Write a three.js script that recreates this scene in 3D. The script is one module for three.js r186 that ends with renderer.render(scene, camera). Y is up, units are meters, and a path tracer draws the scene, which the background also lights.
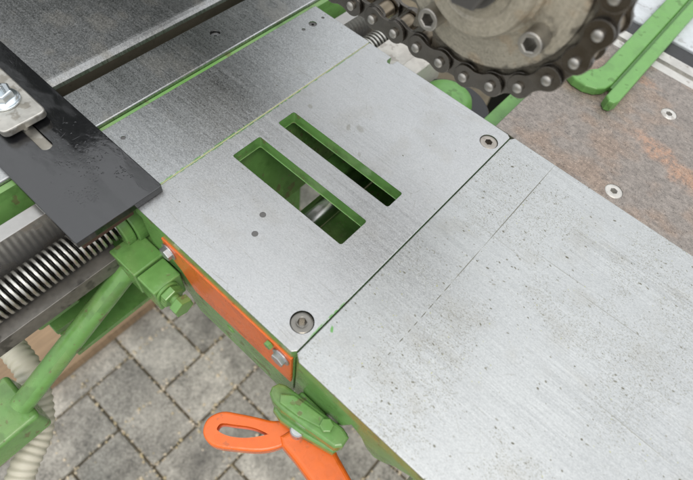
import * as THREE from 'three';
import { RoundedBoxGeometry } from 'three/addons/geometries/RoundedBoxGeometry.js';
import { mergeGeometries, mergeVertices, toCreasedNormals } from 'three/addons/utils/BufferGeometryUtils.js';

// ------------------------------------------------------------------ camera, sky, sun, exposure
// All lengths below are millimetres: x along the table, z across it, h above the table top.
const TABLE = 0.73;                       // table top above the paving, metres
const scene = new THREE.Scene();
const camera = new THREE.PerspectiveCamera(2 * Math.atan(240 / 510) * 180 / Math.PI, 1024 / 709, 0.01, 60);
camera.position.set(0, TABLE + 0.32, 0);
camera.quaternion.setFromRotationMatrix(new THREE.Matrix4().makeBasis(
  new THREE.Vector3(0.74523, 0.10379, -0.65868),
  new THREE.Vector3(-0.60753, 0.51283, -0.60655),
  new THREE.Vector3(0.27484, 0.85219, 0.44523)));
camera.focus = 0.41;
camera.userData.fStop = 6.5;
scene.add(camera);

const renderer = new THREE.WebGLRenderer({ antialias: true });
renderer.toneMapping = THREE.LinearToneMapping;
renderer.toneMappingExposure = 1.18;
renderer.shadowMap.enabled = true;

function rng(seed) {
  let s = seed >>> 0;
  return () => { s = (s + 0x6D2B79F5) >>> 0; let t = s; t = Math.imul(t ^ (t >>> 15), t | 1); t ^= t + Math.imul(t ^ (t >>> 7), t | 61); return ((t ^ (t >>> 14)) >>> 0) / 4294967296; };
}
function hash(x, y, s) {
  let h = Math.imul(x, 374761393) ^ Math.imul(y, 668265263) ^ Math.imul(s, 974634777);
  h = Math.imul(h ^ (h >>> 13), 1274126177); h ^= h >>> 16;
  return (h >>> 0) / 4294967296;
}
function vn(x, y, s = 0) {               // value noise 0..1
  const xi = Math.floor(x), yi = Math.floor(y), fx = x - xi, fy = y - yi;
  const u = fx * fx * (3 - 2 * fx), v = fy * fy * (3 - 2 * fy);
  const a = hash(xi, yi, s), b = hash(xi + 1, yi, s), c = hash(xi, yi + 1, s), d = hash(xi + 1, yi + 1, s);
  return a + (b - a) * u + (c - a) * v + (a - b - c + d) * u * v;
}
function fbm(x, y, s, o = 4) { let a = 0.5, r = 0, n = 0; for (let i = 0; i < o; i++) { r += a * vn(x, y, s + i * 17); n += a; a *= 0.5; x *= 2.03; y *= 2.03; } return r / n; }
const clamp = (v, a = 0, b = 1) => v < a ? a : v > b ? b : v;
const sstep = (a, b, v) => { const t = clamp((v - a) / (b - a)); return t * t * (3 - 2 * t); };

// overcast sky: brighter towards the zenith, soft cloud structure, the same all the way round
const SKY = 1.5;
{
  const w = 256, h = 128, d = new Float32Array(w * h * 4);
  for (let j = 0; j < h; j++) for (let i = 0; i < w; i++) {
    const el = (j + 0.5) / h * Math.PI - Math.PI / 2, az = (i + 0.5) / w * 2 * Math.PI;
    const s = Math.max(0, Math.sin(el)), px = Math.cos(az) * Math.cos(el), pz = Math.sin(az) * Math.cos(el);
    const cl = 0.88 + 0.24 * fbm(px * 2.2 + 9, pz * 2.2 + 5 + s, 3, 4);
    const L = el > 0 ? SKY * (1 + 2 * s) / 3 * cl : 0.28 * SKY;
    const k = (j * w + i) * 4; d[k] = L * 0.975; d[k + 1] = L; d[k + 2] = L * 1.03; d[k + 3] = 1;
  }
  const t = new THREE.DataTexture(d, w, h, THREE.RGBAFormat, THREE.FloatType);
  t.mapping = THREE.EquirectangularReflectionMapping; t.magFilter = THREE.LinearFilter; t.minFilter = THREE.LinearFilter; t.needsUpdate = true;
  scene.background = t; scene.environment = t;
}
const sun = new THREE.DirectionalLight(0xfff6ea, 0.9);
sun.position.set(0.9, 3.2, 0.7); sun.castShadow = true; sun.shadow.radius = 40;
sun.target.position.set(-0.1, TABLE, -0.2);
Object.assign(sun.shadow.camera, { left: -1.5, right: 1.5, top: 1.5, bottom: -1.5, near: 0.1, far: 8 });
sun.shadow.mapSize.set(2048, 2048);
scene.add(sun, sun.target);

// ------------------------------------------------------------------ textures
const toS = (c) => { c = clamp(c); return 255 * (c <= 0.0031308 ? 12.92 * c : 1.055 * Math.pow(c, 1 / 2.4) - 0.055); };
const sLut = new Uint8ClampedArray(4097); for (let i = 0; i <= 4096; i++) sLut[i] = Math.round(toS(i / 4096));
function tex(w, h, fn, wrap = true) {      // fn(u,v,out) -> out = [r,g,b linear, roughness, height]
  const c = new Uint8Array(w * h * 4), r = new Uint8Array(w * h * 4), o = [0, 0, 0, 0, 0.5];
  for (let j = 0; j < h; j++) for (let i = 0; i < w; i++) {
    o[4] = 0.5; fn((i + 0.5) / w, (j + 0.5) / h, o);
    const k = (j * w + i) * 4;
    for (let q = 0; q < 3; q++) c[k + q] = sLut[Math.round(clamp(o[q]) * 4096)];
    r[k] = 255 * clamp(o[4]); r[k + 1] = 255 * clamp(o[3]); r[k + 2] = 255; c[k + 3] = r[k + 3] = 255;   // red: relief, green: roughness
  }
  const mk = (d, srgb) => {
    const t = new THREE.DataTexture(d, w, h, THREE.RGBAFormat); if (srgb) t.colorSpace = THREE.SRGBColorSpace;
    t.magFilter = THREE.LinearFilter; t.minFilter = THREE.LinearMipmapLinearFilter; t.generateMipmaps = true;
    t.wrapS = t.wrapT = wrap ? THREE.RepeatWrapping : THREE.ClampToEdgeWrapping; t.needsUpdate = true; return t;
  };
  const rb = mk(r, false); return { map: mk(c, true), roughnessMap: rb, bumpMap: rb };
}
function mat(name, t, extra) { const m = new THREE.MeshPhysicalMaterial({ ...(t || {}), ...extra }); m.name = name; return m; }
// marks stamped over a plate: lists of soft ellipses, drawn into a float layer
function stampLayer(w, h, X0, X1, Z0, Z1, list) {
  const a = new Float32Array(w * h);
  for (const [x, z, rx, rz, ang, s] of list) {
    const cx = (x - X0) / (X1 - X0) * w, cy = (z - Z0) / (Z1 - Z0) * h, sx = w / (X1 - X0), sy = h / (Z1 - Z0), R = Math.max(rx, rz) * 1.3;
    const ca = Math.cos(ang), sa = Math.sin(ang);
    for (let j = Math.max(0, Math.floor(cy - R * sy)); j <= Math.min(h - 1, cy + R * sy); j++)
      for (let i = Math.max(0, Math.floor(cx - R * sx)); i <= Math.min(w - 1, cx + R * sx); i++) {
        const dx = (i + 0.5 - cx) / sx, dz = (j + 0.5 - cy) / sy, u = (dx * ca + dz * sa) / rx, v = (-dx * sa + dz * ca) / rz;
        const d = Math.sqrt(u * u + v * v), k = s * (1 - sstep(0.6, 1.15, d));
        const q = j * w + i; if (k > a[q]) a[q] = k;
      }
  }
  return (u, v) => a[Math.min(h - 1, Math.floor(v * h)) * w + Math.min(w - 1, Math.floor(u * w))];
}
function scratches(rand, n, X0, X1, Z0, Z1, len, ang, spread, s) {
  const l = []; for (let i = 0; i < n; i++) l.push([X0 + rand() * (X1 - X0), Z0 + rand() * (Z1 - Z0), len * (0.2 + rand()), 0.12 + 0.12 * rand(), ang + (rand() - 0.5) * spread, s * (0.3 + 0.7 * rand())]); return l;
}
// ground steel plate seen from above; o: base reflectance, grain, pits ...
function steelTex(w, h, X0, X1, Z0, Z1, o) {
  const r = rng(o.seed), dark = [], light = [];
  for (let i = 0; i < o.pits; i++) {
    const x = X0 + r() * (X1 - X0), z = Z0 + r() * (Z1 - Z0);
    if (fbm(x / 45, z / 45, o.seed + 3, 3) < o.clump * r() + 0.18) continue;
    const q = r(), R = 0.22 + 0.7 * q * q * q; dark.push([x, z, R * (1 + r()), R * (0.7 + 0.3 * r()), (r() - 0.5) * 1.2, 0.22 + 0.52 * r()]);
  }
  for (let i = 0; i < o.specks; i++) {
    const x = X0 + r() * (X1 - X0), z = Z0 + r() * (Z1 - Z0);
    if (sstep(0.42, 0.62, fbm(x / 38 + 7, z / 38, o.seed + 5, 4)) < r()) continue;
    dark.push([x, z, 0.25 + 0.5 * r(), 0.18 + 0.16 * r(), (r() - 0.5) * 0.8, 0.12 + 0.3 * r()]);
  }
  dark.push(...(o.marks || []), ...scratches(r, o.scr || 40, X0, X1, Z0, Z1, 9, 0, 0.25, 0.3), ...scratches(r, (o.scr || 40) / 3, X0, X1, Z0, Z1, 7, 1.2, 2.5, 0.22));
  light.push(...scratches(r, o.scr || 40, X0, X1, Z0, Z1, 12, 0.1, 0.6, 0.5));
  const D = stampLayer(w, h, X0, X1, Z0, Z1, dark), Lt = stampLayer(w, h, X0, X1, Z0, Z1, light), P = o.paint ? stampLayer(w, h, X0, X1, Z0, Z1, o.paint) : null;
  const fl = []; for (let i = 0; i < (o.flecks || 0); i++) { const x = X0 + r() * (X1 - X0), z = Z0 + r() * (Z1 - Z0), q = 0.2 + 0.5 * r() * r(); if (fbm(x / 30, z / 30, o.seed + 15, 3) > 0.42 + 0.2 * r()) fl.push([x, z, q * 1.3, q, r() * 3, 0.7]); }
  const F = fl.length ? stampLayer(w, h, X0, X1, Z0, Z1, fl) : null;
  const [br, bg, bb] = o.base;
  return tex(w, h, (u, v, out) => {
    const x = X0 + u * (X1 - X0), z = Z0 + v * (Z1 - Z0);
    const big = fbm(x / 60, z / 60, o.seed, 4) - 0.5, mid = fbm(x / 9, z / 9, o.seed + 1, 3) - 0.5;
    const line = (vn(x / 22, z / 0.42, o.seed + 2) - 0.5) * 0.6 + (vn(x / 70, z / 1.1, o.seed + 7) - 0.5) * 0.4;
    const fine = (vn(x / 0.85, z / 0.45, o.seed + 4) - 0.5) + 0.6 * (vn(x / 0.35, z / 0.35, o.seed + 6) - 0.5);
    const lineK = o.line * (0.5 + sstep(0.35, 0.7, fbm(x / 80 + 3, z / 50, o.seed + 9, 3)));
    let k = 1 + big * (o.cloud ?? 0.1) + mid * 0.05 + line * lineK + fine * o.fine;
    const d = D(u, v), l = Lt(u, v), st = sstep(0.56, 0.8, fbm(x / 26 + 11, z / 18, o.seed + 12, 4)) * (o.stain || 0);
    k *= 1 - 0.78 * d; k += l * 0.06;
    out[0] = br * k * (1 - st * 0.28); out[1] = bg * k * (1 - st * 0.36) * (1 - 0.06 * d); out[2] = bb * k * (1 - st * 0.5) * (1 - 0.3 * d);
    out[3] = o.rough + big * 0.08 + line * 0.1 + fine * 0.12 + d * 0.4 - l * 0.05 + st * 0.2;
    out[4] = 0.5 + line * 0.25 + fine * 0.35 - d * 0.5;
    if (F) { const p = F(u, v); out[0] += (0.42 - out[0]) * p; out[1] += (0.42 - out[1]) * p; out[2] += (0.17 - out[2]) * p; }
    if (P) { const p = P(u, v); if (p > 0.02) { const q = p * sstep(0.3, 0.6, fbm(x / 1.3, z / 2.4, 91, 3)); out[0] += (0.14 - out[0]) * q; out[1] += (0.36 - out[1]) * q; out[2] += (0.09 - out[2]) * q; } }
  }, false);
}
const plateA = [-308.5, -235, -351.5, -78.5], plateB = [-235, -70, -350.5, -78.5], plateC = [-70, 262, -351, -77];
const scribe = [];
scribe.push([-25.8, -292, 0.32, 62, 0, 0.8], [-25.8, -215, 0.3, 20, 0, 0.75]);
for (const [z, l] of [[-189, 5], [-178, 4], [-169, 3.4], [-160, 3.6], [-151, 2.4], [-144, 2], [-135, 2.6], [-122, 1.6], [-112, 1.2]]) scribe.push([-25.7, z, 0.3, l, 0, 0.8]);
scribe.push([30, -262, 26, 0.3, -0.02, 0.35], [75, -255, 34, 0.3, -0.02, 0.35], [120, -190, 30, 0.3, 0.03, 0.4], [-20, -250, 40, 0.25, 0.02, 0.25]);
const M = {};
M.steelC = mat('ground_steel_pitted', steelTex(1900, 1568, ...plateC, { seed: 11, base: [0.465, 0.474, 0.468], rough: 0.46, line: 0.24, fine: 0.26, pits: 4200, clump: 0.85, specks: 46000, scr: 170, stain: 0.14, flecks: 420, marks: scribe, paint: [[-64, -108, 3.5, 1.1, 0.95, 0.9]] }), { metalness: 1, roughness: 1, bumpScale: 0.00003 });
M.steelB = mat('ground_steel_clean', steelTex(1000, 1650, ...plateB, { seed: 23, base: [0.485, 0.49, 0.488], rough: 0.48, line: 0.16, fine: 0.24, pits: 140, clump: 0.9, specks: 1500, scr: 140, stain: 0.12,
  marks: [[-168, -258, 5, 3, 0.4, 0.2], [-176, -252, 4, 2, 1, 0.22], [-215, -246, 3, 2, 0.4, 0.25], [-150, -236, 3, 1.5, 0.8, 0.2]], paint: [[-234, -220, 0.9, 130, 0, 0.7], [-71, -112, 0.8, 22, 0, 0.8]] }), { metalness: 1, roughness: 1, bumpScale: 0.00007 });
M.steelA = mat('ground_steel_speckled', steelTex(500, 1850, ...plateA, { seed: 37, base: [0.45, 0.458, 0.456], rough: 0.36, line: 0.16, fine: 0.42, pits: 120, clump: 0.9, specks: 700, scr: 140, stain: 0.1, paint: [[-236, -150, 0.9, 60, 0, 0.8]] }), { metalness: 1, roughness: 1, bumpScale: 0.00003 });
M.steelBar = mat('steel_bar', steelTex(256, 2048, -362, -310, -640, 60, { seed: 41, base: [0.44, 0.445, 0.44], rough: 0.32, line: 0.08, fine: 0.34, pits: 50, clump: 0.9, specks: 300, scr: 160, stain: 0.3 }), { metalness: 1, roughness: 1, bumpScale: 0.00002 });
M.cast = mat('cast_iron_top', steelTex(900, 1700, -780, -376, -700, 60, { seed: 53, base: [0.34, 0.342, 0.338], rough: 0.38, line: 0.1, fine: 0.62, pits: 300, clump: 0.8, specks: 3000, scr: 200, stain: 0.35 }), { metalness: 1, roughness: 1, bumpScale: 0.00006 });
// rusty plate: brown steel with scrubbed arcs and orange rust patches
{
  const X0 = -90, X1 = 310, Z0 = -552, Z1 = -350, w = 1600, h = 808, r = rng(71), dk = [], lt = [];
  for (let i = 0; i < 2600; i++) { const a = (r() - 0.5) * 3; (r() < 0.45 ? dk : lt).push([X0 + r() * 400, Z0 + r() * 200, 0.6 + 3 * r() * r(), 0.16 + 0.2 * r(), a, 0.2 + 0.5 * r()]); }
  for (let k = 0; k < 60; k++) {           // scrub arcs near the edges
    const cx = X0 + r() * 400, cz = r() < 0.6 ? Z0 + 8 + r() * 25 : Z1 - 6 - r() * 40, R = 5 + r() * 8;
    for (let i = 0; i < 14; i++) { const a = 0.2 + i * 0.16; lt.push([cx + R * Math.cos(a), cz - R * Math.sin(a), 0.9, 0.2, -a - 1.57, 0.5]); }
  }
  const D = stampLayer(w, h, X0, X1, Z0, Z1, dk), L = stampLayer(w, h, X0, X1, Z0, Z1, lt);
  const patches = [[42, -437, 36, 13, 0.1], [-55, -478, 14, 22, 0.2], [75, -425, 40, 12, 0.15], [-18, -520, 22, 8, 0]];
  M.rust = mat('rusty_steel', tex(w, h, (u, v, o) => {
    const x = X0 + u * (X1 - X0), z = Z0 + v * (Z1 - Z0);
    const b = fbm(x / 34, z / 24, 72, 5), f = fbm(x / 3, z / 3, 73, 3), g = vn(x / 0.5, z / 0.5, 74), d = D(u, v), l = L(u, v);
    let p = 0; for (const [px, pz, a, c, s] of patches) { const q = Math.hypot((x - px) / a, (z - pz - s * (x - px)) / c) + (fbm(x / 14, z / 14, 75, 4) - 0.5) * 1.6; p = Math.max(p, 1 - sstep(0.2, 1.3, q)); }
    p *= 0.35 + 0.65 * sstep(0.3, 0.7, f * 0.6 + fbm(x / 1.2, z / 1.2, 78, 2) * 0.4);
    const brown = sstep(0.42, 0.68, b), sp = vn(x / 0.9 + 40, z / 0.7, 79), fl = sstep(0.8, 0.92, sp) * sstep(0.4, 0.6, b), pz = sstep(0.85, 0.95, vn(x / 1.3, z / 1.1, 80)), k = 0.86 + 0.5 * (f - 0.5) + 0.5 * (g - 0.5) + 0.5 * (vn(x / 6, z / 0.8, 81) - 0.5) * 0.4 + 0.55 * fl - 0.4 * pz;
    let R = 0.275 + 0.02 * brown, G = 0.242 - 0.012 * brown, B = 0.215 - 0.03 * brown;
    R += (0.46 - R) * p * 0.75; G += (0.28 - G) * p * 0.75; B += (0.19 - B) * p * 0.75;
    const kk = k * (1 - 0.6 * d) + l * 0.3;
    o[0] = R * kk; o[1] = G * kk; o[2] = B * kk; o[3] = 0.5 + 0.2 * (b - 0.5) + 0.25 * p - 0.1 * l + 0.1 * (g - 0.5); o[4] = 0.5 + 0.3 * (f - 0.5) + 0.3 * (g - 0.5) - 0.3 * d;
  }, false), { metalness: 0.35, roughness: 1, bumpScale: 0.00008 });
}
// tiling textures (0.25 m tile) ; box-projected uv in metres / 0.25
function tileFbm(u, v, n, s, o = 4) {       // periodic fbm: blend across the seam
  const a = fbm(u * n, v * n, s, o), b = fbm((u - 1) * n, v * n, s, o), c = fbm(u * n, (v - 1) * n, s, o), d = fbm((u - 1) * n, (v - 1) * n, s, o);
  const wu = sstep(0.75, 1, u), wv = sstep(0.75, 1, v); return (a * (1 - wu) + b * wu) * (1 - wv) + (c * (1 - wu) + d * wu) * wv;
}
function paintTex(col, seed, dirt, rough) {
  const r = rng(seed), sc = [], ch = [];
  for (let i = 0; i < 260; i++) sc.push([r() * 250, r() * 250, 1 + 5 * r() * r(), 0.15 + 0.15 * r(), (r() - 0.5) * 3.1, 0.3 + 0.7 * r()]);
  for (let i = 0; i < 420; i++) { const R = 0.25 + 1.3 * Math.pow(r(), 4); ch.push([r() * 250, r() * 250, R * (1 + r()), R, r() * 3, 0.5 + 0.5 * r()]); }
  const S = stampLayer(640, 640, 0, 250, 0, 250, sc), C = stampLayer(640, 640, 0, 250, 0, 250, ch);
  return tex(640, 640, (u, v, o) => {
    const a = tileFbm(u, v, 7, seed, 4), f = tileFbm(u, v, 60, seed + 1, 2), c = tileFbm(u, v, 26, seed + 2, 4), g = tileFbm(u, v, 14, seed + 3, 5);
    const chip = Math.max(sstep(0.7, 0.73, c), C(u, v) * 0.9) * dirt, dst = sstep(0.48, 0.72, a) * 0.3 * dirt, grease = sstep(0.57, 0.7, g) * 0.5 * dirt, s = S(u, v) * dirt;
    const k = 0.9 + 0.26 * (a - 0.5) + 0.16 * (f - 0.5) + 0.25 * s;
    for (let q = 0; q < 3; q++) { let b = col[q] * k; b += ([0.24, 0.19, 0.12][q] - b) * dst; b *= 1 - 0.62 * grease; o[q] = b + ([0.16, 0.1, 0.06][q] - b) * chip * 0.8; }
    o[3] = rough + 0.16 * (a - 0.5) + 0.14 * (f - 0.5) + 0.3 * chip + 0.25 * dst - 0.04 * grease + 0.15 * s; o[4] = 0.5 + 0.6 * (a - 0.5) + 0.25 * (f - 0.5) - 0.25 * chip - 0.08 * s;
  });
}
const WORN = paintTex([1, 1, 1], 131, 0.4, 0.4);
M.green = mat('green_enamel', paintTex([0.17, 0.36, 0.1], 101, 0.7, 0.22), { roughness: 1, bumpScale: 0.0006 });
M.greenBar = mat('green_enamel_light', { ...WORN }, { color: new THREE.Color(0.15, 0.35, 0.09), roughness: 1, bumpScale: 0.0003 });
M.orange = mat('orange_enamel', paintTex([0.85, 0.16, 0.02], 121, 0.42, 0.28), { roughness: 1, bumpScale: 0.0005 });
M.headPaint = mat('dark_green_grey_enamel', { ...WORN }, { color: new THREE.Color(0.03, 0.042, 0.03), roughness: 1, bumpScale: 0.0004 });
M.cream = mat('cream_plastic', { bumpMap: WORN.bumpMap }, { color: new THREE.Color(0.6, 0.565, 0.46), roughness: 0.5, bumpScale: 0.0002 });
M.creamBlock = mat('pale_machined_block', { ...WORN }, { color: new THREE.Color(0.6, 0.57, 0.52), roughness: 1, bumpScale: 0.0002 });
M.white = mat('white_sheet', { ...WORN }, { color: new THREE.Color(0.6, 0.63, 0.66), roughness: 1, bumpScale: 0.0002 });
M.alu = mat('aluminium', { ...WORN }, { color: new THREE.Color(0.66, 0.64, 0.6), roughness: 1, metalness: 0.5, bumpScale: 0.0002 });
M.rubber = mat('black_rubber_and_gap_shade', { ...WORN }, { color: new THREE.Color(0.012, 0.012, 0.013), roughness: 1, bumpScale: 0.0003 });  // wheel rubber, also the black of the gap shade strip
M.polished = mat('polished_rail_steel', tex(512, 512, (u, v, o) => {
  const a = tileFbm(u, v, 8, 181), f = tileFbm(u, v, 90, 182, 2), k = 0.85 + 0.4 * (a - 0.5) + 0.15 * (f - 0.5), st = sstep(0.55, 0.75, tileFbm(u, v, 18, 183)) * 0.35;
  o[0] = 0.45 * k; o[1] = 0.44 * k * (1 - st * 0.15); o[2] = 0.42 * k * (1 - st * 0.3); o[3] = 0.17 + 0.16 * a + 0.2 * st; o[4] = f;
}), { metalness: 0.75, roughness: 1, bumpScale: 0.00004 });
M.thread = mat('oiled_screw_steel', null, { color: new THREE.Color(0.6, 0.59, 0.57), metalness: 1, roughness: 0.22 });
M.threadRootShaded = mat('root_shaded_screw_steel', null, { color: new THREE.Color(0.5, 0.49, 0.46), vertexColors: true, metalness: 0.9, roughness: 0.34 });  // vertex colours carry painted shade in the thread roots
M.underStrip = mat('brown_strip', null, { color: new THREE.Color(0.07, 0.035, 0.028), roughness: 0.6 });
M.seam = mat('pale_seam_paint', null, { color: new THREE.Color(0.42, 0.42, 0.22), roughness: 0.6 });
M.castSide = mat('dirty_cast_iron', { ...WORN }, { color: new THREE.Color(0.075, 0.062, 0.05), roughness: 1, bumpScale: 0.0006 });
M.ledge = mat('grey_ledge_steel', tex(512, 512, (u, v, o) => {
  const a = tileFbm(u, v, 9, 191), f = tileFbm(u, v, 80, 192, 2), c = tileFbm(u, v, 22, 193), k = 0.85 + 0.5 * (a - 0.5) + 0.3 * (f - 0.5) - 0.4 * sstep(0.6, 0.72, c);
  o[0] = 0.235 * k; o[1] = 0.222 * k; o[2] = 0.2 * k; o[3] = 0.48 + 0.3 * (a - 0.5); o[4] = f;
}), { metalness: 0.6, roughness: 1, bumpScale: 0.0001 });
M.bolt = mat('zinc_bolt', { ...WORN }, { color: new THREE.Color(0.6, 0.61, 0.62), metalness: 0.9, roughness: 1, bumpScale: 0.0002 });
M.screwHead = mat('worn_screw_head', { ...WORN }, { color: new THREE.Color(0.42, 0.385, 0.34), metalness: 0.9, roughness: 1, bumpScale: 0.0002 });
M.screwDark = mat('black_oxide_screw', null, { color: new THREE.Color(0.2, 0.19, 0.17), metalness: 1, roughness: 0.26 });
M.pinDark = mat('blackened_dowel', null, { color: new THREE.Color(0.16, 0.155, 0.15), roughness: 0.5, metalness: 0.8 });
M.clampSteel = mat('galvanised_clamp', tex(512, 512, (u, v, o) => {
  const a = tileFbm(u, v, 22, 221), f = tileFbm(u, v, 80, 222, 2), d = sstep(0.52, 0.66, tileFbm(u, v, 40, 223)) * 0.5, k = 0.9 + 0.4 * (a - 0.5) + 0.2 * (f - 0.5);
  o[0] = 0.58 * k * (1 - d * 0.7); o[1] = 0.56 * k * (1 - d * 0.74); o[2] = 0.51 * k * (1 - d * 0.8); o[3] = 0.4 + 0.25 * d + 0.2 * (a - 0.5); o[4] = a;
}), { metalness: 0.85, roughness: 1, bumpScale: 0.0003 });
M.zincBlue = mat('blue_zinc', null, { color: new THREE.Color(0.68, 0.73, 0.76), metalness: 0.95, roughness: 0.24 });
M.blackPlate = mat('black_lacquer', (() => {
  const X0 = -620, X1 = -226, Z0 = -104, Z1 = -29, r = rng(231), l = [...scratches(r, 240, X0, X1, Z0, Z1, 5, 0.4, 2.6, 0.7)], dots = [];
  for (let i = 0; i < 420; i++) { const x = -250 - 60 * r() * r() - (r() < 0.3 ? 60 * r() : 0), z = -42 - 52 * r(); if (fbm(x / 9, z / 9, 237, 3) < 0.45) continue; dots.push([x, z, 0.4 + r(), 0.25 + 0.4 * r(), 1.1 + (r() - 0.5), 0.3 + 0.6 * r()]); }
  const S = stampLayer(2048, 390, X0, X1, Z0, Z1, l), D = stampLayer(2048, 390, X0, X1, Z0, Z1, dots);
  return tex(2048, 390, (u, v, o) => {
    const x = X0 + u * (X1 - X0), z = Z0 + v * (Z1 - Z0), a = fbm(x / 22, z / 16, 232, 5), b = fbm(x / 5, z / 3, 233, 4), s = S(u, v), d = D(u, v);
    const smear = sstep(0.46, 0.66, fbm(x / 40, z / 14, 234, 5));
    const k = 0.006 + 0.004 * smear + 0.01 * s; o[0] = k; o[1] = k * 1.02; o[2] = k * 1.12;
    o[3] = 0.1 + 0.14 * smear + 0.08 * (b - 0.5) + 0.12 * d; o[4] = 0.5 + 0.35 * (a - 0.5) + 0.16 * (b - 0.5) - 0.18 * d - 0.1 * s;
  }, false);
})(), { roughness: 1, bumpScale: 0.0003, specularIntensity: 1, ior: 1.75 });
M.chainPlate = mat('oiled_chain_plate', { ...WORN }, { color: new THREE.Color(0.19, 0.175, 0.155), metalness: 1, roughness: 0.7, bumpScale: 0.0002 });
M.chainPin = mat('bright_chain_pin', { ...WORN }, { color: new THREE.Color(0.5, 0.48, 0.44), metalness: 0.95, roughness: 1, bumpScale: 0.0002 });
M.roller = mat('bronzed_roller', null, { color: new THREE.Color(0.36, 0.3, 0.22), metalness: 0.9, roughness: 0.35 });
M.sprocket = mat('oily_sprocket_steel', tex(900, 900, (u, v, o) => {
  const x = (u - 0.5) * 200, y = (v - 0.5) * 200, r = Math.hypot(x, y), t = Math.atan2(y, x);
  const a = fbm(x / 22, y / 22, 261, 5), f = fbm(x / 1.6, y / 1.6, 262, 2), turn = vn(r / 0.7, t * 3, 264) - 0.5, n = fbm(x / 9, y / 9, 263, 5);
  let d = sstep(0.44, 0.7, n + (r - 74) / 16);                                    // black grease thrown off the chain
    for (const deg of [239.5, 335.6, 60, 152]) { const q = deg * Math.PI / 180; d = Math.max(d, 0.8 * sstep(0.5, 0.75, n + 0.5 - Math.hypot(x - 59 * Math.cos(q), y - 59 * Math.sin(q)) / 22)); }
  const rust = sstep(0.55, 0.75, fbm(x / 14 + 5, y / 14, 266, 4)) * 0.5, k = (0.86 + 0.3 * (a - 0.5) + 0.3 * (f - 0.5) + 0.14 * turn) * (1 - 0.6 * d);
  o[0] = 0.5 * k; o[1] = 0.455 * k * (1 - 0.16 * rust); o[2] = 0.36 * k * (1 - 0.3 * rust); o[3] = 0.42 + 0.3 * (a - 0.5) - 0.12 * d + 0.1 * (f - 0.5); o[4] = 0.5 + 0.8 * (a - 0.5) + 0.2 * (f - 0.5) + 0.1 * turn;
}, false), { metalness: 0.3, roughness: 1, bumpScale: 0.0012 });
M.wood = mat('weathered_timber', tex(512, 512, (u, v, o) => {
  const a = tileFbm(u * 1, v, 5, 271), g = vn(u * 90, v * 5, 272), k = 0.7 + 0.4 * a + 0.3 * (g - 0.5); o[0] = 0.36 * k; o[1] = 0.245 * k; o[2] = 0.15 * k; o[3] = 0.8; o[4] = g;
}), { roughness: 1, bumpScale: 0.001 });
function paverTex(seed, tone) {
  return tex(512, 512, (u, v, o) => {
    const a = tileFbm(u, v, 6, seed, 5), s = tileFbm(u, v, 40, seed + 1, 3), g = vn(u * 190, v * 190, seed + 2), g2 = vn(u * 90, v * 90, seed + 3);
    const wet = sstep(0.45, 0.7, tileFbm(u, v, 4, seed + 4, 5)), k = tone * (0.8 + 0.7 * (a - 0.5) + 0.5 * (s - 0.5) + 0.45 * (g - 0.5) + 0.35 * (g2 - 0.5) + (g > 0.93 ? 0.5 : 0)) * (1 - 0.32 * wet);
    o[0] = 0.47 * k; o[1] = 0.44 * k; o[2] = 0.39 * k; o[3] = 0.85 - 0.25 * wet; o[4] = 0.5 + 0.5 * (g - 0.5) + 0.4 * (s - 0.5);
  });
}
M.pavers = [301, 311, 321, 331].map((s, i) => mat('concrete_paver_' + i, paverTex(s, [1, 1.18, 0.88, 1.08][i]), { roughness: 1, bumpScale: 0.0012 }));
M.sand = mat('jointing_sand', tex(512, 512, (u, v, o) => { const a = tileFbm(u, v, 20, 341), g = vn(u * 170, v * 170, 342), k = 0.6 + 0.5 * a + 0.6 * (g - 0.5); o[0] = 0.2 * k; o[1] = 0.165 * k; o[2] = 0.11 * k; o[3] = 0.95; o[4] = g; }), { roughness: 1, bumpScale: 0.002 });
M.grit = mat('yellow_grit', null, { roughness: 0.8, color: new THREE.Color(1, 1, 1) });

// ------------------------------------------------------------------ geometry helpers (millimetres in, metres out)
const V3 = (x, y, z) => new THREE.Vector3(x, y, z);
function boxUV(g, tile = 250) {
  if (g.index) g = g.toNonIndexed();
  const p = g.attributes.position, n = g.attributes.normal, uv = new Float32Array(p.count * 2);
  for (let i = 0; i < p.count; i += 3) {
    let nx = 0, ny = 0, nz = 0; for (let k = 0; k < 3; k++) { nx += n.getX(i + k); ny += n.getY(i + k); nz += n.getZ(i + k); }
    nx = Math.abs(nx); ny = Math.abs(ny); nz = Math.abs(nz);
    for (let k = 0; k < 3; k++) {
      const x = p.getX(i + k), y = p.getY(i + k), z = p.getZ(i + k), q = (i + k) * 2;
      if (ny >= nx && ny >= nz) { uv[q] = x / tile; uv[q + 1] = z / tile; } else if (nx >= nz) { uv[q] = z / tile + 0.37; uv[q + 1] = y / tile; } else { uv[q] = x / tile + 0.71; uv[q + 1] = y / tile; }
    }
  }
  g.setAttribute('uv', new THREE.BufferAttribute(uv, 2)); return g;
}
function planUV(g, [X0, X1, Z0, Z1]) { const p = g.attributes.position, uv = new Float32Array(p.count * 2); for (let i = 0; i < p.count; i++) { uv[i * 2] = (p.getX(i) - X0) / (X1 - X0); uv[i * 2 + 1] = (p.getZ(i) - Z0) / (Z1 - Z0); } g.setAttribute('uv', new THREE.BufferAttribute(uv, 2)); return g; }
const box = (x0, x1, h0, h1, z0, z1, r = 0.8, s = 2) => new RoundedBoxGeometry(x1 - x0, h1 - h0, z1 - z0, s, Math.min(r, (x1 - x0) / 2.1, (h1 - h0) / 2.1, (z1 - z0) / 2.1)).translate((x0 + x1) / 2, (h0 + h1) / 2, (z0 + z1) / 2);
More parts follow.
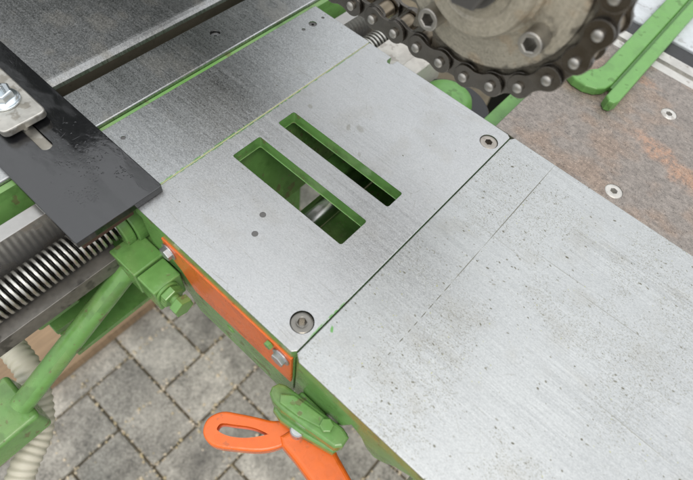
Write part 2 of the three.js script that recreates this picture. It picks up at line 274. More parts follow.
function shapeOf(pts, holes = []) { const s = new THREE.Shape(pts.map(([a, b]) => new THREE.Vector2(a, b))); for (const h of holes) s.holes.push(new THREE.Path(h.map(([a, b]) => new THREE.Vector2(a, b)))); return s; }
function prismZ(pts, z0, z1, b = 0.6, holes = [], seg = 2) { const g = new THREE.ExtrudeGeometry(shapeOf(pts, holes), { depth: z1 - z0 - 2 * b, bevelEnabled: b > 0, bevelThickness: b, bevelSize: b, bevelOffset: -b, bevelSegments: seg, curveSegments: 12 }); return g.translate(0, 0, z0 + b); }
function prismH(pts, h0, h1, b = 0.6, holes = [], seg = 2) { // points are x,z
  const f = (l) => l.map(([x, z]) => [x, -z]); const g = new THREE.ExtrudeGeometry(shapeOf(f(pts), holes.map(f)), { depth: h1 - h0 - 2 * b, bevelEnabled: b > 0, bevelThickness: b, bevelSize: b, bevelOffset: -b, bevelSegments: seg, curveSegments: 12 });
  return g.rotateX(-Math.PI / 2).translate(0, h0 + b, 0);
}
const circle = (cx, cy, r, n = 28, a0 = 0) => Array.from({ length: n }, (_, i) => [cx + r * Math.cos(a0 + i / n * 2 * Math.PI), cy + r * Math.sin(a0 + i / n * 2 * Math.PI)]);
const hexagon = (cx, cy, af, a0 = 0) => circle(cx, cy, af / Math.sqrt(3), 6, a0);
function roundRect(x0, x1, y0, y1, r, n = 4) { const o = []; for (const [cx, cy, a] of [[x1 - r, y1 - r, 0], [x0 + r, y1 - r, 1], [x0 + r, y0 + r, 2], [x1 - r, y0 + r, 3]]) for (let i = 0; i <= n; i++) { const t = (a + i / n) * Math.PI / 2; o.push([cx + r * Math.cos(t), cy + r * Math.sin(t)]); } return o; }
// solid of revolution between two points; prof = [[r, t]...] with t along the axis in mm
function rev(p0, p1, prof, seg = 40) {
  const a = V3(...p0), b = V3(...p1), d = b.clone().sub(a).normalize();
  let g = new THREE.LatheGeometry(prof.map(([r, t]) => new THREE.Vector2(Math.max(r, 0.0001), t)), seg); g = toCreasedNormals(g, 0.6);
  return g.applyQuaternion(new THREE.Quaternion().setFromUnitVectors(V3(0, 1, 0), d)).translate(a.x, a.y, a.z);
}
function rod(p0, p1, r, c = 0.8, seg = 32) { const L = V3(...p0).distanceTo(V3(...p1)); return rev(p0, p1, [[0, 0], [r - c, 0], [r, c], [r, L - c], [r - c, L], [0, L]], seg); }
function pipe(pts, r, n = 48, rs = 14, closed = false) { return new THREE.TubeGeometry(new THREE.CatmullRomCurve3(pts.map((p) => V3(...p)), closed, 'centripetal'), n, r, rs, closed); }

const used = {};
function numbered(n) { used[n] = (used[n] || 0) + 1; return used[n] === 1 ? n : n + '_' + String(used[n] - 1).padStart(3, '0'); }
const things = [];
function thing(name, label, category, group, kind) { const o = new THREE.Group(); o.name = numbered(name); o.userData = { label, category }; if (group) o.userData.group = group; if (kind) o.userData = { label, kind }; scene.add(o); things.push(o); return o; }
function fin(g, m, uv) { g = typeof uv === 'function' ? uv(g) : Array.isArray(uv) ? planUV(g, uv) : boxUV(g, uv || 250); g.scale(0.001, 0.001, 0.001); return g; }
function part(parent, name, g, m, label, uv) {
  const o = new THREE.Mesh(fin(g, m, uv), m); o.name = name; o.castShadow = o.receiveShadow = true; if (label) o.userData.label = label; parent.add(o);
  return o;
}
function piece(parent, name, g, m, pos, q) { const o = new THREE.Mesh(g, m); o.name = name; o.castShadow = o.receiveShadow = true; o.position.set(pos[0] / 1000, pos[1] / 1000, pos[2] / 1000); if (q) o.quaternion.copy(q); parent.add(o); return o; }
// plate with a steel top face and painted edges below the chamfer: one mesh, two materials
function plate(parent, name, g, top, edge, rect, hSplit, label) {
  g = g.index ? g.toNonIndexed() : g; const p = g.attributes.position, n = g.attributes.normal, a = [[], []];
  for (let i = 0; i < p.count; i += 3) { const h = (p.getY(i) + p.getY(i + 1) + p.getY(i + 2)) / 3; a[h > hSplit ? 0 : 1].push(i); }
  const mk = (list) => { const P = [], N = []; for (const i of list) for (let k = 0; k < 3; k++) { P.push(p.getX(i + k), p.getY(i + k), p.getZ(i + k)); N.push(n.getX(i + k), n.getY(i + k), n.getZ(i + k)); } const q = new THREE.BufferGeometry(); q.setAttribute('position', new THREE.Float32BufferAttribute(P, 3)); q.setAttribute('normal', new THREE.Float32BufferAttribute(N, 3)); return q; };
  const gt = planUV(mk(a[0]), rect), ge = boxUV(mk(a[1])), g2 = mergeGeometries([gt, ge], true); g2.scale(0.001, 0.001, 0.001);
  const o = new THREE.Mesh(g2, [top, edge]); o.name = name; o.castShadow = o.receiveShadow = true; if (label) o.userData.label = label; parent.add(o); return o;
}
// hexagon-socket countersunk screw, axis up
function socketScrew(parent, x, z, h, R, m) {
  const q = R * 0.42;                       // raised, slightly domed head round a hexagon socket
  const s = part(parent, 'screw', rev([x, h - 4, z], [x, h + 4, z], [[q, -2.8], [q, 4.05], [q + 0.4, 4.25], [R * 0.8, 4.1], [R * 0.9, 3.75], [R * 0.97, 3.1], [R, 2.2], [R * 0.8, 0], [R * 0.55, -2.8]], 44), m);
  part(s, 'socket_wall', prismH(circle(x, z, q + 0.1, 20), h - 6.6, h + 0.1, 0.05, [hexagon(x, z, R * 0.72, 0.3)]), m);
  part(s, 'countersink', prismH(circle(x, z, R + 0.16, 40), h - 6, h - 0.5, 0.02, [circle(x, z, R * 0.98, 40)]), m);
  part(s, 'socket', prismH(circle(x, z, q, 18), h - 7.6, h - 6.7, 0.1), m);
  return s;
}

// ------------------------------------------------------------------ the setting: paving
const paving = thing('pavement', 'grey concrete block paving laid in herringbone below the machine', null, null, 'structure');
delete paving.userData.category;
part(paving, 'joint_sand', box(-3000, 3000, -760, -736, -3000, 3000, 1), M.sand);
{
  const U = 100.6, J = 4, base = [[2, 1], [1, 2]].map(([a, b]) => [0, 1, 2].map((v) => { const g = boxUV(box(-a * U / 2 + J / 2, a * U / 2 - J / 2, -40, 0, -b * U / 2 + J / 2, b * U / 2 - J / 2, 3.5, 2)); const uv = g.attributes.uv; for (let i = 0; i < uv.count; i++) uv.setXY(i, uv.getX(i) + 0.31 * v, uv.getY(i) + 0.47 * v); g.scale(0.001, 0.001, 0.001); return g; }));
  const r = rng(5), X0 = -570, Z0 = -131;
  for (let j = -5; j < 9; j++) for (let i = -5; i < 9; i++) {
    const k = ((i - j) % 4 + 4) % 4, dy = -730 - 4 * r() * r(), q = new THREE.Quaternion().setFromEuler(new THREE.Euler((r() - 0.5) * 0.012, (r() - 0.5) * 0.012, (r() - 0.5) * 0.012));
    const v = Math.floor(r() * 3), m = M.pavers[Math.floor(r() * 4)];
    if (k === 0) piece(paving, 'paver', base[0][v], m, [X0 + (i + 1) * U, dy, Z0 + (j + 0.5) * U], q);
    if (k === 2) piece(paving, 'paver', base[1][v], m, [X0 + (i + 0.5) * U, dy, Z0 + j * U], q);
  }
  // loose yellow grit lying in the joints
  const gg = new THREE.IcosahedronGeometry(0.0026, 0), N = 5200, im = new THREE.InstancedMesh(gg, M.grit, N), mm = new THREE.Matrix4(), col = new THREE.Color(), r2 = rng(8);
  for (let n = 0; n < N; n++) {
    const along = (r2() * 12 - 4) * U, line = Math.floor(r2() * 12 - 4) * U + (r2() - 0.5) * (r2() < 0.85 ? 8 : 45);
    let x = X0 + along, z = Z0 + line; if (r2() < 0.5) { x = X0 + line; z = Z0 + along; }
    const s = 0.5 + 1.1 * r2() * r2(); mm.compose(V3(x / 1000, -0.7315 + 0.0015 * s, z / 1000), new THREE.Quaternion().setFromEuler(new THREE.Euler(r2() * 6, r2() * 6, 0)), V3(s, s * 0.8, s)); im.setMatrixAt(n, mm);
    const t = r2(); im.setColorAt(n, col.setRGB(0.55 + 0.25 * t, 0.45 + 0.24 * t, 0.26 + 0.3 * t));
  }
  im.name = 'joint_grit'; im.userData.kind = 'stuff'; im.castShadow = im.receiveShadow = true; paving.add(im);
}

// ------------------------------------------------------------------ the mortising table
const table = thing('machine_table', 'ground steel machine table with two long slots on a green frame', 'machine table');
{
  const A = prismH([[-308, -351], [-235.7, -351], [-235.7, -79], [-308, -79]], -10, 0, 0.5, [circle(-290, -328.5, 4.6, 24), circle(-290, -315.5, 2.4, 16), circle(-290, -343, 2.2, 16), circle(-291, -112, 2.5, 18)]);
  const pa = plate(table, 'table_plate', A, M.steelA, M.green, plateA, -0.9, 'narrow mottled steel plate behind the slotted plate');
  part(pa, 'dowel_pin', rod([-291, -8, -112], [-291, -0.3, -112], 2.3, 0.4, 18), M.pinDark);
  part(pa, 'dowel_pin', rod([-290, -8, -315.5], [-290, -0.4, -315.5], 2.1, 0.4, 18), M.pinDark);
  part(pa, 'dowel_pin', rod([-290, -8, -343], [-290, -0.4, -343], 2.0, 0.4, 18), M.pinDark);
  part(pa, 'screw', prismH(circle(-290, -328.5, 4.3, 24), -8, -0.7, 0.5, [hexagon(-290, -328.5, 3.6)]), M.pinDark);
  part(table, 'seam_filler', box(-235.75, -234.85, -9, -0.35, -349, -80, 0.1, 1), M.seam, 'pale paint line in the joint');
  const slot = (x0, x1, z0, z1) => roundRect(x0, x1, z0, z1, 2.6, 4);
  const B = prismH([[-234.9, -350], [-207.5, -350], [-207.3, -343.5], [-205.5, -341.3], [-202.5, -341.3], [-200.6, -343.5], [-200.4, -350], [-74, -350], [-70.5, -347.5], [-70.5, -82], [-73, -79], [-234.9, -79]], -12.5, 0, 0.6,
    [slot(-220, -102.5, -191.3, -160.4), slot(-220.6, -99.4, -231.6, -211.4), circle(-82, -98.4, 8.9, 36), circle(-81.2, -329.5, 8.8, 36), circle(-162, -139.2, 3.1, 20), circle(-154, -123.7, 3.1, 20)]);
  const pb = plate(table, 'table_plate', B, M.steelB, M.green, plateB, -0.75, 'steel plate pierced by two long slots');
  socketScrew(pb, -82, -98.4, -0.4, 8.7, M.screwDark); socketScrew(pb, -81.2, -329.5, -0.4, 8.6, M.screwHead);
  part(pb, 'dowel_pin', rod([-162, -10, -139.2], [-162, -0.25, -139.2], 2.9, 0.4, 20), M.pinDark);
  part(pb, 'dowel_pin', rod([-154, -10, -123.7], [-154, -0.25, -123.7], 2.9, 0.4, 20), M.pinDark);
  const C = prismH([[-69.7, -346], [-67, -350.6], [262, -350.6], [262, -77.4], [-64.5, -77.4], [-69.7, -81]], -14, 0, 0.7);
  plate(table, 'table_plate', C, M.steelC, M.green, plateC, -0.85, 'large bright steel plate with dark pits and a scribed line');
  // frame
  part(table, 'apron', prismZ([[-233, -14.2], [-71.2, -14.2], [-71.2, -100], [-84, -122], [-188, -122], [-198, -100], [-233, -90]], -92, -80.2, 1.2, [circle(-143, -88, 4, 16)]), M.green, 'green frame side below the slotted plate');
  part(table, 'apron', prismZ([[-70, -14.2], [262, -14.2], [262, -32], [60, -30], [33, -34], [23, -44], [16, -60], [9, -68], [0, -63], [-8, -48], [-16, -42], [-22, -66], [-30, -86], [-70, -98]], -92, -80.6, 1.5), M.green, 'green frame side below the large plate');
  part(table, 'apron', prismZ([[-233, -14.2], [262, -14.2], [262, -60], [-90, -60], [-100, -130], [-233, -130]], -346, -336, 1.2), M.green, 'green frame side on the chain side');
  part(table, 'cross_rib', prismZ([[-233, -12.7], [-227, -12.7], [-214, -108], [-233, -108]], -335.5, -93, 1), M.green);
  part(table, 'cross_rib', box(-97, -86, -100, -14.2, -335.5, -93, 1), M.green);
  part(table, 'cross_rib', box(40, 52, -118, -14.2, -335.5, -93, 1), M.green);
  part(table, 'tray', box(-170, -98, -120, -112, -335.5, -93, 1), M.green);
  part(table, 'lug', box(-198, -174, -82, -62, -284, -246, 3), M.green);
  part(table, 'shaft', rod([-158.5, -60, -336], [-158.5, -60, -92.5], 12.2, 1), M.thread, 'bright round shaft seen through the slot');
  part(table, 'base', box(150, 255, -729, -14.4, -334, -250, 8), M.green);
  // orange strip bolted to the side
  const st = part(table, 'orange_strip', prismZ([[-205, -12], [-71.6, -11], [-71.6, -64], [-178, -64], [-184, -54], [-190, -43], [-205, -30]], -80.1, -77.6, 0.6), M.orange, 'orange flat strip bolted along the frame');
  for (const [x, h] of [[-199, -24], [-80.5, -22]]) {
    const b = part(st, 'bolt', prismZ(hexagon(x, h, 10, 0.4), -77.4, -72.5, 0.7), M.bolt); part(b, 'washer', prismZ(circle(x, h, 7.6, 24), -77.55, -76.3, 0.3), M.bolt);
  }
  part(st, 'bolt', prismZ(hexagon(-91, -16, 6, 0.2), -77.5, -74, 0.6), M.green, 'small green painted bolt');
  // pivot lug of the lever
  const pv = part(table, 'pivot_lug', prismH([[-79, -66], [-77, -71.5], [-72, -74], [-45, -77], [-20, -80.2], [-13, -78], [-12, -70], [-16, -65.5], [-40, -61.5], [-62, -58.5], [-71, -58.8], [-77, -61.5]], -77, -62, 2.4, [], 3), M.green, 'thick green rounded lug carrying the lever');
  part(pv, 'lower_lug', prismH([[-74, -64], [-72, -70], [-66, -73], [-40, -75], [-18, -78], [-13, -74], [-15, -65], [-40, -58.5], [-60, -55.5], [-69, -57]], -91.5, -79, 2.4, [], 3), M.green);
  part(pv, 'cover_plate', prismH([[-70, -66], [-62, -72], [-30, -76], [-26, -70], [-50, -63], [-66, -61]], -62, -59, 1), M.green);
  const pb2 = part(pv, 'bolt', prismH(hexagon(-30, -72, 9, 0.3), -62, -56, 0.8), M.green);
  part(pv, 'boss', box(-28, -14, -96, -66, -80.4, -68, 3), M.green);
  part(pv, 'stub', box(-62, -36, -92, -70, -80.4, -70, 2), M.green);
}
// orange lever hanging under the lug
{
  const lv = thing('clamp_lever', 'orange clamping lever with hooked end below the table edge', 'lever');
  const body = prismH([[-54, -49], [-50, -62], [-36, -72], [-22, -74], [-12, -69], [8, -63], [70, -54], [70, -34], [-14, -41], [-34, -44], [-48, -45]], -110, -92.2, 4, [], 4);
  part(lv, 'handle', body, M.orange);
  const smooth = (p) => new THREE.CatmullRomCurve3(p.map(([x, z]) => V3(x, 0, z)), true, 'centripetal').getPoints(p.length * 4).slice(0, -1).map((q) => [q.x, q.z]);
  part(lv, 'hook', prismH(smooth([[-56, -64], [-48, -62], [-46, -50], [-53, -36], [-70, -21], [-88, -10], [-99, -12], [-104, -21], [-100, -32], [-89, -40], [-76, -48], [-66, -54]]), -108, -95, 2.2, [smooth([[-59, -46], [-69, -31], [-84, -20], [-94, -18.5], [-96, -25.5], [-86, -34], [-72, -43]])], 3), M.orange, 'chunky cast orange eyelet of the lever');
  part(lv, 'pivot_bolt', rod([-46, -112, -60], [-46, -80, -60], 6, 1, 20), M.bolt);
}

// ------------------------------------------------------------------ slideway, rails, lead screw
{
  const sl = thing('slideway', 'grey flat steel bar on a green casting beside the narrow plate', 'slideway');
  part(sl, 'casting', prismZ([[-376, -60], [-306, -60], [-306, -30], [-309, -12], [-309.4, -4.2], [-314.2, -3.4], [-314.4, -9], [-366, -9], [-366, -44], [-376, -44]], -640, 62, 0.8), M.green);
  const b = part(sl, 'steel_bar', prismH([[-360, -640], [-314.6, -640], [-314.6, 62], [-360, 62]], -8.8, 0, 1.3, [circle(-340.4, -248.8, 6.2, 32)], 2), M.steelBar, null, [-362, -310, -640, 60]);
  part(b, 'screw', prismH(circle(-340.4, -248.8, 4.8, 28), -8.7, -3, 0.6, [hexagon(-340.4, -248.8, 4)], 2), M.bolt, 'sunken screw in the grey bar');
}
{
  const ct = thing('cast_iron_table', 'dark grey cast iron table with a rounded bright edge', 'table');
  plate(ct, 'table_top', prismZ([[-780, -60], [-376.8, -60], [-376.8, -6], [-377.6, -3], [-379.6, -1.1], [-383, -0.2], [-385, 0], [-780, 0]], -700, 62, 0.3, [], 1), M.cast, M.castSide, [-780, -376, -700, 60], -6.2);
  part(ct, 'pedestal', box(-770, -560, -729, -60.2, -690, -220, 8), M.green);
}
{
  const gr = thing('guide_rail', 'polished steel guide rail with a grey ledge under the lead screw', 'rail');
  part(gr, 'rail_web', box(-292.4, -279.6, -75, -12, -425, 95, 0.7), M.polished);
  part(gr, 'ledge', box(-279.5, -243.2, -75, -58.9, -58, 95, 0.5), M.ledge);
  part(gr, 'ledge', box(-279.5, -243.2, -75, -58.9, -425, -349, 0.5), M.ledge);
  part(gr, 'bracket', box(-305.8, -292.6, -75, -30, -300, -120, 1), M.green);
}
{
  // lead screw: a trapezoid thread swept along the axis
  const ls = thing('lead_screw', 'shiny threaded lead screw lying along the rail', 'lead screw');
  const z0 = -424, z1 = 94, pitch = 4.9, n = Math.round((z1 - z0) / 0.4), Cc = [], m = 40, P = [], I = [];
  for (let i = 0; i <= n; i++) for (let j = 0; j <= m; j++) {
    const z = z0 + (z1 - z0) * i / n, t = j / m * 2 * Math.PI; let f = z / pitch - t / (2 * Math.PI); f -= Math.floor(f);
    const k = Math.abs(f - 0.5) * 2, cr = 1 - sstep(0.5, 0.72, k), R = 10 + 3 * cr, e = (i === 0 || i === n) ? 0 : R; P.push(-263.2 + e * Math.cos(t), -45.6 + e * Math.sin(t), z); const gr = 0.06 + 0.94 * sstep(0.5, 0.95, cr); Cc.push(gr, gr, gr * 0.98);   // shade between the crests painted dark into the thread roots
  }
  for (let i = 0; i < n; i++) for (let j = 0; j < m; j++) { const a = i * (m + 1) + j, b = a + m + 1; I.push(a, a + 1, b, b, a + 1, b + 1); }
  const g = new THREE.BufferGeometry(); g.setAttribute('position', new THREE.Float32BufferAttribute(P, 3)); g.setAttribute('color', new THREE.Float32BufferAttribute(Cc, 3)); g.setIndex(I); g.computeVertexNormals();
  part(ls, 'thread', g, M.threadRootShaded);
}
{
  const nb = thing('screw_nut_bracket', 'green painted nut bracket with adjusting bolts beside the orange strip', 'bracket');
  const ringG = (z0, z1, R) => prismZ(circle(-263.2, -45.6, R, 40), z0, z1, 1.2, [circle(-263.2, -45.6, 13.6, 32)]);
  part(nb, 'collar', ringG(-73.5, -65, 22), M.green);
  part(nb, 'collar', ringG(-92, -74, 24.5), M.green);
  part(nb, 'block', box(-251, -218.4, -88, -55, -80, -51, 1.6, 3), M.green);
  const b2 = part(nb, 'block', box(-217.2, -195.4, -88, -56.4, -78, -52, 1.6, 3), M.green);
  part(b2, 'washer', rod([-195.4, -66, -62.5], [-193, -66, -62.5], 10.5, 0.5, 28), M.green);
  const hexX = (x0, x1, af, a) => prismZ(hexagon(0, 0, af, a), 0, x1 - x0, 1.1).rotateY(Math.PI / 2).translate(x0, -66, -62.5);
  part(b2, 'nut', hexX(-192.9, -186, 17, 0.25), M.green);
  part(b2, 'bolt', mergeGeometries([rod([-200, -66, -62.5], [-180, -66, -62.5], 5, 0.4, 20), hexX(-181.5, -173.5, 16, 0.6)].map((g) => { g = g.index ? g.toNonIndexed() : g; g.deleteAttribute('uv'); return g; })), M.green);
  part(nb, 'web', box(-248, -198, -86, -60, -86, -79.9, 1), M.green);
}
{
  const fr = thing('support_frame', 'green tube brace and frame rails below the lead screw', 'frame');
  part(fr, 'brace_tube', rod([-241.5, -76, -62], [-242.5, -156, 76], 9.6, 0.8, 36), M.green);
  const c1 = part(fr, 'frame_rail', prismZ([[-288, -172], [-254, -172], [-254, -166], [-280, -166], [-280, -132], [-262, -132], [-262, -126], [-288, -126]], -330, 18, 0.8), M.green);
  part(fr, 'frame_rail', box(-302, -293, -150, -80, -330, 18, 0.8), M.green);
  const bl = part(fr, 'hinge_block', box(-292.5, -266, -118, -92, -14, 26, 3), M.green);
  for (const z of [-6, 6, 18]) part(bl, 'nut', prismH(hexagon(-279, z, 9, z), -92, -86, 0.8), M.green);
  part(fr, 'hanger', box(-292.5, -281, -127, -76, -40, -20, 2), M.green);
  part(fr, 'corner_box', box(-278, -226, -192, -158, 70, 150, 4), M.green);
  part(fr, 'leg', box(-300, -262, -729, -160, 175, 215, 3), M.green);
  part(fr, 'frame_rail', box(-300, -262, -192, -160, 150.2, 215, 2), M.green);
  part(fr, 'leg', box(-330, -296, -729, -150.2, -330, -296, 3), M.green);
}
{
  // corrugated hose
  const hs = thing('corrugated_hose', 'cream ribbed plastic hose passing under the green brace', 'hose');
  const c = new THREE.CatmullRomCurve3([[-420, -200, 40], [-370, -192, 50], [-315, -192, 57], [-289, -196, 59], [-266, -212, 70], [-243, -224, 89], [-226, -226, 116], [-208, -240, 142], [-200, -420, 175], [-214, -600, 190], [-220, -712, 196]].map((p) => V3(...p)), false, 'centripetal');
  const L = c.getLength(), n = Math.round(L / 1.1), m = 26, fr = c.computeFrenetFrames(n, false), P = [], I = [];
  for (let i = 0; i <= n; i++) { const p = c.getPointAt(i / n), R = 11.4 + 1.5 * Math.pow(0.5 + 0.5 * Math.cos(i / n * L / 6.4 * 2 * Math.PI), 0.6); for (let j = 0; j <= m; j++) { const t = j / m * 2 * Math.PI, q = p.clone().addScaledVector(fr.normals[i], R * Math.cos(t)).addScaledVector(fr.binormals[i], R * Math.sin(t)); P.push(q.x, q.y, q.z); } }
  for (let i = 0; i < n; i++) for (let j = 0; j < m; j++) { const a = i * (m + 1) + j, b = a + m + 1; I.push(a, a + 1, b, b, a + 1, b + 1); }
  const g = new THREE.BufferGeometry(); g.setAttribute('position', new THREE.Float32BufferAttribute(P, 3)); g.setIndex(I); g.computeVertexNormals();
  part(hs, 'ribbed_tube', g, M.cream);
  part(hs, 'end_cuff', rod([-220, -729, 196], [-220, -704, 196], 18, 1.5, 32), M.cream);
}
{
  const pl = thing('timber_batten', 'brown timber batten lying on the grey paving', 'timber');
  part(pl, 'board', box(-640, -520, -729.6, -700, -420, 180, 3), M.wood);
}

// ------------------------------------------------------------------ black plate and its clamp
{
  const bp = thing('black_stop_plate', 'black lacquered flat plate with a slot lying across the table', 'plate');
  const g = prismH([[-600, -102], [-231, -102.3], [-229, -101.4], [-228.6, -99], [-229, -31.4], [-231, -31], [-600, -31]], 0.25, 6.6, 0.7, [roundRect(-470, -311.5, -70.2, -59.6, 5.2, 6)], 2);
  part(bp, 'under_strip', box(-420, -231.5, -7, 0.2, -76, -34, 0.6), M.underStrip, 'brown strip under the plate');
  part(bp, 'plate', g, M.blackPlate, null, [-620, -226, -104, -29]);
}
{
  const cl = thing('clamp', 'galvanised clamp plate with hexagon nut on the black plate', 'clamp');
  part(cl, 'clamp_plate', prismH(roundRect(-440, -337, -82.5, -47, 5, 4), 10, 16.2, 1, [], 2), M.clampSteel);
  part(cl, 'slot_key', prismH(roundRect(-462, -312.4, -69.4, -60.4, 4.4, 6), 0.3, 4.2, 0.8), M.clampSteel, 'bare steel key lying in the slot');
  part(cl, 'spacer', rod([-345.5, 4, -63.5], [-345.5, 10.1, -63.5], 4.2, 0.4, 24), M.clampSteel);
  part(cl, 'spacer', rod([-420, 4, -65], [-420, 10.1, -65], 4.2, 0.4, 24), M.clampSteel);
  part(cl, 'washer', rod([-366, 16.2, -65.5], [-366, 18.2, -65.5], 12, 0.5, 36), M.zincBlue);
  const nt = part(cl, 'nut', prismH(hexagon(-366, -65.5, 16.5, 0.2), 18.2, 26.5, 1.2, [circle(-366, -65.5, 4.6, 20)], 2), M.zincBlue);
  part(nt, 'flange', rev([-366, 18.2, -65.5], [-366, 30, -65.5], [[4.7, 0], [11, 0], [11.2, 0.8], [9, 2.6], [4.7, 3]], 36), M.zincBlue);
  part(cl, 'stud', rod([-366, 4, -65.5], [-366, 31, -65.5], 4.5, 0.9, 24), M.zincBlue);
}

// ------------------------------------------------------------------ chain drive
const PITCH = 19.05, RP = PITCH / 2 / Math.sin(Math.PI / 22), SPX = -105, SPH = 171, SPX2 = SPX - 14 * PITCH;
const FZ = -256.5;                                    // outer face of the front link plates
function chainPoint(s) {
  s = ((s % 50) + 50) % 50; const b = SPH - RP, t = SPH + RP;
  if (s < 14) return [SPX2 + s * PITCH, b]; s -= 14;
  if (s < 11) { const a = -Math.PI / 2 + s / 11 * Math.PI; return [SPX + RP * Math.cos(a), SPH + RP * Math.sin(a)]; } s -= 11;
  if (s < 14) return [SPX - s * PITCH, t]; s -= 14;
  const a = Math.PI / 2 + s / 11 * Math.PI; return [SPX2 + RP * Math.cos(a), SPH + RP * Math.sin(a)];
}
{
  const ch = thing('roller_chain', 'oily steel roller chain looped round the sprockets above the table edge', 'chain');
  const linkG = (T, R, waist, b) => {                  // figure-eight plate centred on the origin, length along x
    const p = [], a = PITCH / 2; for (let i = 0; i <= 14; i++) { const t = -Math.PI * 0.62 + i / 14 * Math.PI * 1.24; p.push([a + R * Math.cos(t), R * Math.sin(t)]); }
    p.push([a * 0.3, waist], [0, waist - 0.25], [-a * 0.3, waist]);
    for (let i = 0; i <= 14; i++) { const t = Math.PI - Math.PI * 0.62 + i / 14 * Math.PI * 1.24; p.push([-a + R * Math.cos(t), R * Math.sin(t)]); }
    p.push([-a * 0.3, -waist], [0, -waist + 0.25], [a * 0.3, -waist]);
    const g = boxUV(prismZ(p, -T / 2, T / 2, b, [], 2)); g.scale(0.001, 0.001, 0.001); return g;
  };
  const outer = linkG(2.5, 7.7, 5.5, 0.4), inner = linkG(2.7, 8.2, 6.1, 0.4);
  const pinG = boxUV(rev([0, 0, -14.4], [0, 0, 14.4], [[0, 0], [2.3, 0], [3.05, 0.7], [3.05, 28.1], [2.3, 28.8], [1.6, 29.2], [0, 29.3]], 22)).scale(0.001, 0.001, 0.001);
  const rolG = boxUV(rod([0, 0, -6.2], [0, 0, 6.2], 5.95, 0.6, 26)).scale(0.001, 0.001, 0.001);
  const zc = FZ - 11.8;
  for (let k = 0; k < 50; k++) {
    const a = chainPoint(k + 0.434), b = chainPoint(k + 1.434), c = [(a[0] + b[0]) / 2, (a[1] + b[1]) / 2], q = new THREE.Quaternion().setFromAxisAngle(V3(0, 0, 1), Math.atan2(b[1] - a[1], b[0] - a[0]));
    const o = k % 2 === 0; for (const s of [1, -1]) piece(ch, o ? 'outer_link_plate' : 'inner_link_plate', o ? outer : inner, M.chainPlate, [c[0], c[1], zc + s * (o ? 10.6 : 7.9)], q);
    piece(ch, 'pin', pinG, M.chainPin, [a[0], a[1], zc]); piece(ch, 'roller', rolG, M.roller, [a[0], a[1], zc]);
  }
}
function sprocket(cx, label, phase) {
  const fuv = (g) => { const p = g.attributes.position, a = new Float32Array(p.count * 2); for (let i = 0; i < p.count; i++) { a[i * 2] = (p.getX(i) - cx) / 150 + 0.5; a[i * 2 + 1] = (p.getY(i) - SPH) / 150 + 0.5; } g.setAttribute('uv', new THREE.BufferAttribute(a, 2)); return g; };
  const sp = thing('sprocket', label, 'sprocket'), zc = FZ - 11.8, N = 22, pts = [];
  for (let i = 0; i < N; i++) {
    const t0 = phase + i / N * 2 * Math.PI, s = 2 * Math.PI / N;
    for (const [f, r] of [[-0.2, RP - 4.1], [-0.08, RP - 6], [0.08, RP - 6], [0.2, RP - 4.1], [0.36, RP + 1.1], [0.45, RP + 4.1], [0.55, RP + 4.1], [0.64, RP + 1.1]]) pts.push([cx + r * Math.cos(t0 + f * s), SPH + r * Math.sin(t0 + f * s)]);
  }
  part(sp, 'toothed_disc', prismZ(pts, zc - 5.6, zc + 5.6, 0.6), M.sprocket, null, fuv);
  part(sp, 'face_plate', rev([cx, SPH, zc + 5.6], [cx, SPH, zc + 20], [[0, 0], [56, 0], [57.2, 0.8], [56.6, 3.2], [54.8, 4.1], [0, 4.1]], 72), M.sprocket, null, fuv);
  const hub = part(sp, 'hub', rev([cx, SPH, zc + 9.7], [cx, SPH, zc + 40], [[0, 0], [34.5, 0], [34.5, 4.5], [32.6, 6], [32.6, 11], [30.8, 13.9], [28.9, 14.3], [22.5, 14.3], [21, 13], [0, 13]], 72), M.sprocket, null, fuv);
  part(hub, 'nut', prismZ(hexagon(cx, SPH, 22.5, 0.15), zc + 24, zc + 34.5, 1.2, [], 2), M.pinDark);
  part(hub, 'nut_washer', prismZ(circle(cx, SPH, 15, 36), zc + 22.8, zc + 25.6, 0.4), M.pinDark);
  for (const deg of [239.5, 335.6, 60, 152]) {
    const a = deg * Math.PI / 180, x = cx + 44.2 * Math.cos(a), y = SPH + 44.2 * Math.sin(a);
    const s = part(sp, 'cap_screw', prismZ(circle(x, y, 6.9, 36), zc + 9.9, zc + 21.8, 1, [hexagon(x, y, 7.2, 0.4)], 3), M.chainPin);
    part(s, 'socket', prismZ(circle(x, y, 4.6, 20), zc + 10, zc + 12.4, 0.1), M.chainPin);
  }
  part(sp, 'axle', rod([cx, SPH, zc - 40], [cx, SPH, zc - 5.7], 11, 0.8, 32), M.chainPin);
}
sprocket(SPX, 'oily grey sprocket with round hub and socket cap screws inside the chain loop', -Math.PI / 2 + 0.434 / 11 * Math.PI);
sprocket(SPX2, 'second sprocket at the far end of the chain beyond the narrow plate', Math.PI / 2 + 0.434 / 11 * Math.PI);

{
  const bm = thing('axle_carrier', 'dark arm from the added upright carrying the sprocket axles', 'arm');
  part(bm, 'arm', box(-799.5, SPX + 16, SPH - 11, SPH + 11, -326, -308.5, 3), M.headPaint);
}

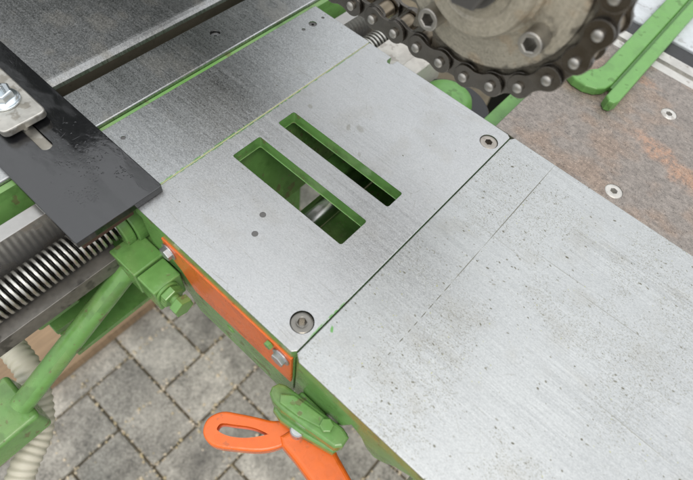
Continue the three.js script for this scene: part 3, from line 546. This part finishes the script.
// ------------------------------------------------------------------ right-hand side table, bars, panels
{
  const rp = thing('rusty_side_table', 'rusty brown steel plate with countersunk screws beyond the bright table', 'side table');
  const screwHoles = [[24.8, -365.5], [22.6, -494.5], [160, -365.5], [158, -494.5]];
  const p = part(rp, 'rusty_plate', prismH([[-88, -549], [300, -549], [300, -352.8], [-88, -352.8]], -14, -2.4, 0.6, screwHoles.map(([x, z]) => circle(x, z, 8.4, 32))), M.rust, null, [-90, 310, -552, -350]);
  for (const [x, z] of screwHoles) socketScrew(p, x, z, -2.2, 8.1, M.alu);
  const e = part(rp, 'edge_profile', prismZ([[-40, -14], [-549.4, -14]].length ? [[549.6, -40], [549.6, -3.4], [562, -3.4], [562, -8], [569, -8], [569, -3.4], [583, -3.4], [583, -40]] : [], -110, 300, 0.5), M.alu, 'pale aluminium profile with a groove');
  e.geometry.rotateY(Math.PI / 2); e.geometry.rotateY(0);
  part(rp, 'leg', box(180, 240, -729, -14.2, -520, -460, 4), M.green);
  part(rp, 'leg', box(40, 90, -729, -14.2, -535, -490, 4), M.green);
}
{
  const wp = thing('white_panel', 'white sheet panel with a black strip for the shaded gap behind the rusty plate', 'panel');
  part(wp, 'sheet', box(-300, 420, -14, -3, -1100, -610, 1.5), M.white);
  part(wp, 'gap_shade_strip', box(-300, 420, -44, -5, -609.6, -583.4, 2), M.rubber);  // black strip standing in for the shade in the open gap
  part(wp, 'leg', box(250, 300, -729, -14.1, -900, -850, 3), M.rubber); part(wp, 'leg', box(-250, -200, -729, -14.1, -900, -850, 3), M.rubber);
}
{
  const gb = thing('green_angle_bar', 'green painted angle bar lying across the rusty plate', 'bar');
  part(gb, 'flange', prismH([[-54, -900], [-35, -900], [-35, -476], [-37, -466], [-43, -458], [-53, -453.5], [-65, -454], [-77, -460], [-84, -470], [-80, -479], [-71, -476], [-62, -478], [-56, -486], [-54, -496]], -2.3, 7, 2, [], 3), M.greenBar);
  part(gb, 'rib', prismH([[-31, -900], [-18, -900], [-19.5, -456], [-22, -449], [-27, -447.5], [-32, -453]], -2.3, 10, 2, [], 3), M.greenBar);
  part(gb, 'web', box(-35.2, -30.8, -2.3, 2.5, -900, -476, 0.5), M.greenBar);
}
{
  const mc = thing('green_capped_wheel', 'black wheel with a domed green cap below the chain', 'wheel');
  part(mc, 'wheel', rev([-152, -80, -392], [-152, -40, -392], [[0, 0], [44, 0], [47, 4], [47, 22], [44, 26], [0, 26]], 56), M.rubber);
  part(mc, 'cap', rev([-156, -54, -390], [-156, -20, -390], [[0, 0], [28, 0], [28, 8], [26, 14], [20, 19], [10, 22], [0, 23]], 48), M.greenBar);
  part(mc, 'spindle', rod([-152, -729, -392], [-152, -80, -392], 22, 1, 28), M.green);
}
{
  const cb = thing('cream_block', 'pale machined block beside the end of the lead screw', 'block');
  part(cb, 'body', box(-242.8, -206, -78, -24, -440, -352.5, 1.2), M.creamBlock);
  part(cb, 'cap', box(-205.8, -188, -78, -20, -425, -352.5, 1.5), M.creamBlock);
  part(cb, 'post', box(-240, -210, -729, -78.2, -430, -400, 2), M.green);
}
{
  const gp = thing('green_square_bar', 'green square bar beside the black wheel', 'bar');
  part(gp, 'bar', box(-112, -96, -70, -38, -530, -388, 2), M.greenBar);
  part(gp, 'post', box(-112, -96, -729, -70.2, -530, -500, 2), M.green);
}
// added upright, unseen beyond the cast iron table, shaped to darken the steel reflections
{
  const up = thing('added_upright', 'added dark green upright, unseen, for dark reflections beyond the cast iron table', 'added upright');
  part(up, 'housing', box(-1150, -800, -729, 860, -900, -380, 18, 3), M.headPaint);
  part(up, 'lower_housing', box(-1150, -800, -729, 560, -379, -185, 18, 3), M.headPaint);
  part(up, 'door', box(-799.8, -794, -500, 600, -820, -440, 3), M.headPaint);
}

// ------------------------------------------------------------------ set every thing on its base point, raise to table height
for (const g of things) {
  g.updateMatrixWorld(true);
  const b = new THREE.Box3().setFromObject(g), c = V3((b.min.x + b.max.x) / 2, b.min.y, (b.min.z + b.max.z) / 2);
  for (const k of g.children) k.position.sub(c);
  g.position.set(c.x, c.y + TABLE, c.z);
}
renderer.render(scene, camera);
